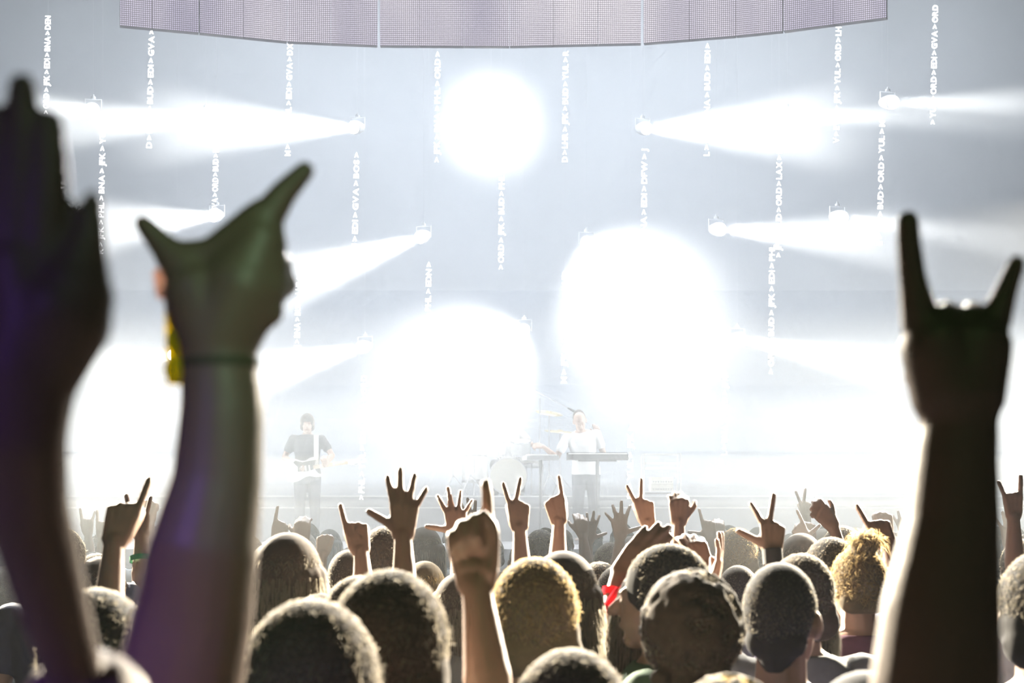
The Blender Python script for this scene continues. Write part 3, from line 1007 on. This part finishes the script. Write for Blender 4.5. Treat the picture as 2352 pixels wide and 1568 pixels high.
pr += pxc(d, (-60, 800, 80), (-95, 620, 46), (-105, 470, 30), (-105, 400, 24))
front_person('person raising a dark open palm at the far left edge', (-.03, .60), .90, -1, P(200, 1640, .87), pr, 'black', 'deep', ('crop', 'black'))
d = 1.08
pr = pxc(d, (390, 1680, 160, .05), (447, 1400, 138, .02), (468, 1260, 126), (500, 1100, 104), (510, 950, 97), (505, 850, 88), (500, 785, 90))
pr += pxc(d, (500, 785, 90), (462, 680, 88), (430, 625, 58), (372, 562, 32), (328, 513, 21))
pr += pxc(d, (500, 785, 92), (555, 660, 98), (595, 560, 66), (612, 500, 42), (650, 445, 32), (700, 392, 23))
pr += pxc(d, (398, 585, 36), (440, 592, 42), (490, 590, 46), (545, 552, 50), (600, 500, 44))
pr += pxc(d, (600, 570, 50), (622, 560, 36, .02), (606, 590, 32, .05))
pr += pxc(d, (610, 610, 55), (640, 610, 36, .02), (618, 630, 32, .05))
pr += pxc(d, (600, 660, 68), (655, 652, 32, .02), (630, 670, 30, .05))
pr += pxc(d, (585, 710, 52), (612, 712, 42), (560, 740, 50))
shaka = front_person('person raising a hand with thumb and finger stretched and a yellow wristband', (-.52, 1.02), .92, 1, P(390, 1680, 1.13), pr, 'navy', 'deep', ('medium', 'black'))
d = 1.13
pr = pxc(d, (2140, 1700, 150), (2148, 1568, 147), (2161, 1400, 134), (2188, 1200, 106), (2196, 1050, 94), (2203, 975, 88), (2200, 905, 98))
pr += pxc(d, (2185, 905, 94), (2150, 800, 84), (2115, 745, 46), (2096, 640, 32), (2087, 560, 29), (2085, 508, 26))
pr += pxc(d, (2215, 905, 94), (2242, 800, 82), (2282, 742, 40), (2310, 668, 27), (2334, 606, 22))
pr += pxc(d, (2195, 850, 90), (2172, 740, 42), (2172, 722, 34, .02), (2175, 770, 32, .06))
pr += pxc(d, (2210, 850, 90), (2230, 740, 40), (2232, 722, 33, .02), (2228, 770, 32, .06))
pr += pxc(d, (2120, 860, 48, .02), (2130, 800, 38, .06), (2190, 770, 30, .085))
front_person('person raising a hand in the horns sign at the far right', (.50, 1.10), .90, -1, P(2140, 1700, 1.13), pr, 'black', 'deep', ('bob', 'brown'))

def clear_mat(n, c, em=.5):
    m = hair_mat(n, c)
    m.node_tree.nodes['Mix Shader'].inputs[0].default_value = em
    return m
M_yel = clear_mat('wristband_yellow', (.9, .72, .03), .75)
M_pink = clear_mat('wristband_pink', (.9, .60, .50), .7)
wb = P(500, 800, 1.08)
t = thing('wristband', 'yellow festival wristband with a beaded tail on the pointing hand', 'wristband', wb)
def ring(c, ax, r, wdt, th, n=28, sq=1.0):
    dd, x, y = frame_of(ax)
    V, F = [], []
    for i in range(n):
        a = 2 * math.pi * i / n
        rr = x * math.cos(a) * sq + y * math.sin(a)
        for o_, r_ in ((-wdt / 2, r), (wdt / 2, r), (wdt / 2, r + th), (-wdt / 2, r + th)):
            V.append(np.array(c) + dd * o_ + rr * r_)
    for i in range(n):
        for k_ in range(4):
            a, b = i * 4 + k_, i * 4 + (k_ + 1) % 4
            c_, e = ((i + 1) % n) * 4 + (k_ + 1) % 4, ((i + 1) % n) * 4 + k_
            F.append((a, b, c_, e))
    return np.array(V), F
q = lambda x, y, D=1.075: np.array(P(x, y, D) - wb)
ob('band', Geo(ring(q(506, 835, 1.08), (.03, 0, -1), 87 / FP * 1.08, .006, .0012)).mesh('band'), mat('band_olive', (.06, .055, .03), .7), t)
g = Geo()
k = np.array((.006, 0, 0))
for (x0, y0), (x1, y1) in (((396, 695), (398, 790)), ((398, 790), (402, 884))):
    a, b = q(x0, y0), q(x1, y1)
    g.add((np.array([a - k, a + k, b + k, b - k, a - k + (0, .0015, 0), a + k + (0, .0015, 0), b + k + (0, .0015, 0), b - k + (0, .0015, 0)]),
           [(0, 1, 2, 3), (7, 6, 5, 4), (0, 4, 5, 1), (2, 6, 7, 3), (1, 5, 6, 2), (3, 7, 4, 0)]))
ob('tail', g.mesh('tail'), M_yel, t)
for x, y, rx, rz_ in ((404, 730, 22, 26), (402, 782, 21, 30), (401, 848, 25, 36)):
    ob('bead', Geo(ell(q(x, y, 1.07), (rx / FP * 1.08, .004, rz_ / FP * 1.08))).mesh('bead', True), M_yel, t)
ob('paper_tab', Geo(cone(q(362, 628), q(374, 672), .0035, .0055)).mesh('paper_tab', True), M_pink, t)

def wrist_of(lab, f=0.08):
    tt, key = RAISED[lab]
    a = up_arm(key[1], key[0], key[2], key[3], key[4])
    E_, W_ = Vector(a[1]), Vector(a[2])
    p = W_.lerp(E_, f)
    M = Matrix.Translation(tt.location) @ tt.rotation_euler.to_matrix().to_4x4() @ Matrix.Scale(tt.scale.x, 4)
    return M @ p, (M.to_3x3() @ (W_ - E_)).normalized(), tt.scale.x
for lab, f, wdt, r, m, txt in ((RA[1][0], .45, .02, .044, mat('band_green', (.02, .22, .10), .6), 'green wristband on the half-closed hand between the left arms'),
                               (RA[25][0], .06, .045, .030, mat('band_black', (.02, .02, .024), .7), 'dark cloth wristband below the three-fingered hand')):
    p, ax, sc_ = wrist_of(lab, f)
    tag(ob('wristband', Geo(ring((0, 0, 0), ax, r * sc_, wdt, .003)).mesh('wristband'), m, None, p), txt, 'wristband')
p, ax, sc_ = wrist_of(RA[20][0], .25)
M_red = clear_mat('ribbon_red', (.85, .06, .09), .5)
g = Geo(ring((0, 0, 0), ax, .036, .02, .002))
for pts in (((0, -.04, .01), (-.03, -.05, -.035), (-.065, -.05, -.075)), ((0, -.04, 0), (.05, -.05, .055), (.075, -.05, .03))):
    for a, b in zip(pts[:-1], pts[1:]):
        g.add(cone(a, b, .009, .009, 6))
tag(ob('ribbon', g.mesh('ribbon'), M_red, None, p), 'red ribbon tied round the flat slanting hand', 'ribbon')

# ------------------------------------------------------------------ the band
def stage_person(label, cat_loc, rz, key, arms, shirt, hairst, skn='light', scale=1, legs=True, bend=None, yaw=0, pitch=0, headm=None):
    body, sh, tr = build_person(key, arms, yaw, pitch, None, .0075, .5, legs, bend)
    t = thing('person', label, 'person', cat_loc, rz, 'band on stage', scale)
    ob('body', body, M_skin[skn], t)
    ob('shirt', sh, M_cloth[shirt], t)
    ob('trousers', tr, M_trou, t)
    h = hair_obj(hairst[0], hairst[1], t, yaw, pitch)
    if headm is not None:
        h.matrix_local = headm @ h.matrix_local
    return t
M_white = mat('gloss_white', (.85, .85, .83), .25)
M_blk = mat('gear_black', (.04, .04, .045), .5)
M_maple = mat('maple', (.55, .40, .22), .4, noise=.15, nscale=30)
M_chrome = mat('chrome', (.8, .8, .82), .2, 1)
M_brass = mat('cymbal_brass', (.75, .62, .35), .3, .9)
M_grill = mat('cream_panel', (.75, .72, .62), .6)
# guitarist
GX, GY = (706 - 1176) / FP * 19, 19.0
stage_person('guitarist in dark clothes playing a white guitar, left on stage', (GX, GY, DECK), math.pi + .12, 'guitarist',
             [((.185, 0, 1.385), (.30, .03, 1.14), (.13, .22, 1.03), 'grip', (-.8, .3, -.35), (0, -1, -.2), -1),
              ((-.185, 0, 1.385), (-.33, .10, 1.17), (-.235, .27, 1.03), 'grip', (.1, .3, .9), (0.3, -1, 0), -1)], 'black', ('medium', 'brown'), 'light', 1.0, pitch=-10)
gt = thing('electric_guitar', 'white electric guitar held by the guitarist', 'guitar', (GX, GY, DECK))
GM = Matrix.Rotation(math.pi + .12, 4, 'Z') @ Matrix.Translation((.07, .225, .985)) @ Matrix.Rotation(math.radians(180 + 9), 4, 'Y') @ Matrix.Rotation(math.radians(-8), 4, 'Z')
outl = [(.17, .03), (.20, .085), (.235, .105), (.26, .09), (.235, .135), (.17, .135), (.09, .105), (.02, .115), (-.06, .15), (-.14, .16), (-.20, .12), (-.22, .02),
        (-.20, -.10), (-.14, -.155), (-.06, -.14), (.01, -.105), (.07, -.10), (.13, -.13), (.19, -.135), (.22, -.115), (.195, -.075), (.17, -.03)]
def slab(pts, y0, y1):
    n = len(pts)
    return np.array([(x, y0, z) for x, z in pts] + [(x, y1, z) for x, z in pts], float), [tuple(range(n)), tuple(range(n, 2 * n))[::-1]] + [(i, n + i, n + (i + 1) % n, (i + 1) % n) for i in range(n)]
def gpart(name, geo, m):
    return ob(name, geo.xf(GM).mesh(name), m, gt)
gpart('body', Geo(slab(outl, -.022, .022)), M_white)
gpart('pickguard', Geo(slab([(.15, .03), (.20, -.09), (.10, -.09), (.02, -.085), (-.07, -.12), (-.10, -.10), (-.05, -.03), (-.06, .03), (.06, .045)], .022, .026)), mat('pickguard_black', (.03, .03, .03), .3))
gpart('neck', Geo(bx((.15, .0, -.024), (.62, .026, .024))), M_maple)
gpart('headstock', Geo(slab([(.61, -.022), (.64, -.03), (.74, -.02), (.79, -.05), (.80, -.02), (.77, .03), (.64, .035), (.61, .022)], .0, .016)), M_white)
gpart('bridge', Geo(bx((-.10, .022, -.035), (-.075, .036, .035))), M_chrome)
for x in (.0, .05, .10):
    gpart('pickup', Geo(bx((x - .009, .024, -.035), (x + .009, .032, .035))), M_grill)
for i in range(6):
    gpart('tuning_peg', Geo(rod((.65 + i * .022, .008, .03), (.65 + i * .022, .008, .052), .006)), M_chrome)
    gpart('string', Geo(rod((-.09, .036, -.018 + i * .0072), (.66, .03, -.016 + i * .0064), .0006, 4)), M_chrome)
ob('strap', Geo(bx((-.03, -.02, 0), (.03, -.012, .42))).xf(Matrix.Rotation(math.pi + .12, 4, 'Z') @ Matrix.Translation((-.12, .165, 1.02)) @ Matrix.Rotation(math.radians(-12), 4, 'X')).mesh('strap'), M_white, gt)
# keyboard player
KX, KY = (1346 - 1176) / FP * 19.2, 19.2
B_ = Matrix.Translation((0, 0, .95)) @ Matrix.Rotation(math.radians(9), 4, 'Y') @ Matrix.Rotation(math.radians(-22), 4, 'X') @ Matrix.Translation((0, 0, -.95))
def bend_fn(v):
    wgt = np.clip((v[:, 2:3] - .88) / .14, 0, 1)
    M = np.array(B_)
    return v * (1 - wgt) + (v @ M[:3, :3].T + M[:3, 3]) * wgt
stage_person('keyboard player in a white shirt bent over the keys', (KX, KY, DECK), math.pi, 'keyboardist',
             [((.19, .01, 1.385), (.36, .12, 1.20), (.50, .12, 1.37), 'relaxed', (.5, -.2, .1), (0, -.6, -1), -1),
              ((-.185, .01, 1.385), (-.24, .08, 1.14), (-.20, .02, 1.36), 'relaxed', (0, -.2, .6), (0, -1, -.3), 1)], 'white', ('crop', 'brown'), 'light', 1.06, bend=bend_fn, pitch=-14, headm=B_)
kb = thing('keyboard', 'black stage keyboard on a stand in front of the white shirt', 'keyboard', (KX + .12, KY - .55, DECK))
ob('case', Geo(bx((-.40, -.14, 1.10), (.40, .14, 1.17)), bx((-.40, .06, 1.17), (.40, .14, 1.20))).mesh('case'), M_blk, kb)
wk = Geo(bx((-.0118, -.13, 1.17), (.0118, .05, 1.184))).mesh('white_key')
bk = Geo(bx((-.006, -.03, 1.184), (.006, .05, 1.194))).mesh('black_key')
for i in range(30):
    ob('white_key', wk, M_white, kb, (-.37 + i * .0255, 0, 0))
    if i % 7 not in (2, 6):
        ob('black_key', bk, M_blk, kb, (-.357 + i * .0255, 0, 0))
ob('stand', Geo(rod((0, 0, .04), (0, 0, 1.10), .025), bx((-.25, -.02, 1.08), (.25, .02, 1.10)), bx((-.3, -.25, 0), (-.24, .25, .04)), bx((.24, -.25, 0), (.3, .25, .04)), bx((-.3, -.03, 0), (.3, .03, .04))).mesh('stand'), M_blk, kb)
kb2 = thing('keyboard', 'small grey keyboard under the reaching hand of the keyboard player', 'keyboard', (KX - .62, KY - .42, DECK), .25)
ob('case', Geo(bx((-.22, -.12, 1.10), (.22, .12, 1.16))).mesh('case'), mat('gear_grey', (.4, .41, .42), .5), kb2)
for i in range(15):
    ob('white_key', wk, M_white, kb2, (-.18 + i * .0255, 0, -.01))
ob('stand', Geo(rod((0, 0, .04), (0, 0, 1.10), .022), bx((-.22, -.2, 0), (.22, .2, .04))).mesh('stand'), M_blk, kb2)
# drummer and kit on the platform
DX, DY = (1168 - 1176) / FP * 22.4, 22.4
legs = []
for s in (-1, 1):
    legs += [((s * .09, 0, .87), (s * .22, .42, .88), .085, .06), ((s * .22, .42, .88), (s * .2, .44, .46), .058, .042), ((s * .2, .42, .42), (s * .21, .57, .405), .036, .03)]
stage_person('drummer seated behind the drum kit', (DX, DY, RISER - .37), math.pi, 'drummer',
             [((.185, 0, 1.385), (.34, .10, 1.22), (.28, .34, 1.30), 'grip', (-.1, .9, .3), (-.9, 0, -.4), 1),
              ((-.185, 0, 1.385), (-.36, .08, 1.20), (-.30, .30, 1.16), 'grip', (.1, .9, 0), (.9, 0, -.4), -1)], 'white', ('medium', 'blond'), 'light', 1.0, legs)
for s, a, b in ((1, (-.28, -.32, 1.34), (-.12, -.62, 1.46)), (-1, (.30, -.30, 1.18), (.16, -.62, 1.12))):
    tag(ob('drumstick', Geo(cone(a, b, .008, .005, 8)).mesh('drumstick'), M_maple, None, (DX, DY, RISER - .37)), f'wooden drumstick in the drummer\'s {"raised" if s > 0 else "lowered"} hand', 'drumstick')
st = thing('drum_stool', 'round black stool under the drummer', 'stool', (DX, DY + .02, RISER))
ob('seat', Geo(rev((0, 0, .33), (0, 0, 1), [(0, .15), (.02, .17), (.07, .17), (.09, .15)])).mesh('seat', True), M_blk, st)
ob('post', Geo(rod((0, 0, .02), (0, 0, .34), .02)).mesh('post'), M_chrome, st)
for i in range(3):
    a = i * 2.094
    ob('leg', Geo(rod((0, 0, .16), (math.cos(a) * .22, math.sin(a) * .22, .005), .012)).mesh('leg'), M_chrome, st)
def drum(name, label, loc, r, h, tilt=0, legs_=0, axis='Z'):
    t = thing(name, label, 'drum', loc)
    R = Matrix.Rotation(math.radians(tilt), 4, 'X')
    base_ = Matrix.Translation((0, 0, .62 if not axis == 'Y' else r + .03)) if legs_ or axis == 'Y' else Matrix.Identity(4)
    M = base_ @ (Matrix.Rotation(math.pi / 2, 4, 'X') if axis == 'Y' else R)
    ob('shell', Geo(rev((0, 0, -h), (0, 0, 1), [(0, r), (h, r)], 28)).xf(M).mesh('shell', False), M_white, t)
    ob('drumhead', Geo(rev((0, 0, 0), (0, 0, 1), [(0, r * .97), (.004, r * .96)], 28)).xf(M).mesh('drumhead'), M_grill, t)
    for z in (0, -h):
        ob('hoop', Geo(ring((0, 0, z), (0, 0, 1), r, .02, .012)).xf(M).mesh('hoop'), M_chrome, t)
    if legs_:
        for i in range(3):
            a = i * 2.094 + .5
            ob('leg', Geo(rod((math.cos(a) * r, math.sin(a) * r, .60), (math.cos(a) * (r + .05), math.sin(a) * (r + .05), .005), .01)).mesh('leg'), M_chrome, t)
    return t
drum('kick_drum', 'large white bass drum lying in front of the drummer', (DX, DY - .85, RISER), .28, .42, 0, 0, 'Y')
drum('snare_drum', 'shallow white snare drum on three legs by the drummer', (DX + .36, DY - .50, RISER), .18, .14, -8, 1)
drum('floor_tom', 'deep white floor tom beside the drummer', (DX - .52, DY - .42, RISER), .20, .38, -4, 1)
for s in (-1, 1):
    t = drum('rack_tom', 'white tom drum over the bass drum, ' + ('keyboard side' if s > 0 else 'guitar side'), (DX + s * .19, DY - .78, RISER + .84), .15, .20, 14)
    ob('mount', Geo(rod((0, 0, -.18), (-s * .1, 0, -.30), .012)).mesh('mount'), M_chrome, t)
def cymbal(label, x, y, z, r, tilt):
    t = thing('cymbal', label, 'cymbal', (x, y, RISER), 0, 'cymbals of the drum kit')
    M = Matrix.Translation((0, 0, z)) @ Matrix.Rotation(math.radians(tilt), 4, 'X') @ Matrix.Rotation(math.radians(tilt * .6), 4, 'Y')
    ob('plate', Geo(rev((0, 0, -.012), (0, 0, 1), [(0, r), (.004, r), (.014, r * .5), (.018, r * .22), (.034, r * .12), (.036, .012)], 28)).xf(M).mesh('plate', True), M_brass, t)
    ob('stand', Geo(rod((0, 0, .3), (0, 0, z + .03), .010)).mesh('stand'), M_chrome, t)
    for i in range(3):
        a = i * 2.094
        ob('leg', Geo(rod((0, 0, .34), (math.cos(a) * .26, math.sin(a) * .26, .005), .009)).mesh('leg'), M_chrome, t)
cymbal('crash cymbal high on the keyboard side of the kit', DX + .62, DY - .75, 1.28, .21, 14)
cymbal('crash cymbal high on the guitar side of the kit', DX - .58, DY - .85, 1.34, .22, -12)
cymbal('ride cymbal low on the keyboard side of the kit', DX + .80, DY - .35, 1.02, .25, 8)
cymbal('hi-hat cymbal low on the guitar side of the kit', DX - .86, DY - .50, .96, .17, 3)
ms = thing('microphone_stand', 'tall microphone boom stand between drummer and keyboard player', 'stand', ((1240 - 1176) / FP * 21, 21.0, RISER))
ob('pole', Geo(rod((0, 0, .02), (0, 0, 1.45), .011)).mesh('pole'), M_chrome, ms)
ob('base', Geo(rev((0, 0, 0), (0, 0, 1), [(0, .14), (.02, .14), (.03, .03)])).mesh('base'), M_blk, ms)
ob('boom', Geo(rod((-.18, 0, 1.62), (.42, 0, 1.30), .009)).mesh('boom'), M_chrome, ms)
ob('microphone', Geo(cone((.42, 0, 1.30), (.53, 0, 1.24), .014, .024)).mesh('microphone', True), M_blk, ms)
# equipment rack
RX, RY = (1518 - 1176) / FP * 20.8, 20.8
rk = thing('equipment_rack', 'open rack with white frame and two cream amplifier units', 'rack', (RX, RY, RISER))
for x in (-.265, .265):
    for y in (-.2, .2):
        ob('post', Geo(bx((x - .012, y - .012, 0), (x + .012, y + .012, .62))).mesh('post'), M_white, rk)
for z in (.05, .40, .47, .60):
    for y in (-.2, .2):
        ob('rail', Geo(bx((-.265, y - .01, z), (.265, y + .01, z + .018))).mesh('rail'), M_white, rk)
ob('shelf', Geo(bx((-.26, -.2, .03), (.26, .2, .05))).mesh('shelf'), M_blk, rk)
for z in (.07, .175):
    u = ob('amplifier_unit', Geo(bx((-.16, -.19, z), (.16, .18, z + .10))).mesh('amplifier_unit'), M_grill, rk)
    for i in range(8):
        ob('knob', Geo(rod((-.13 + i * .037, -.19, z + .03), (-.13 + i * .037, -.205, z + .03), .009)).mesh('knob'), M_blk, u)
# unseen front fills over the audience, added to brighten the band
for x, tx in ((-3.5, GX), (3.5, KX), (0, DX)):
    spot('added_band_fill', (x, 6.0, 11.5), (tx, 19.5, 2.6), 900, 14, .7, (1, .97, .92), .15)
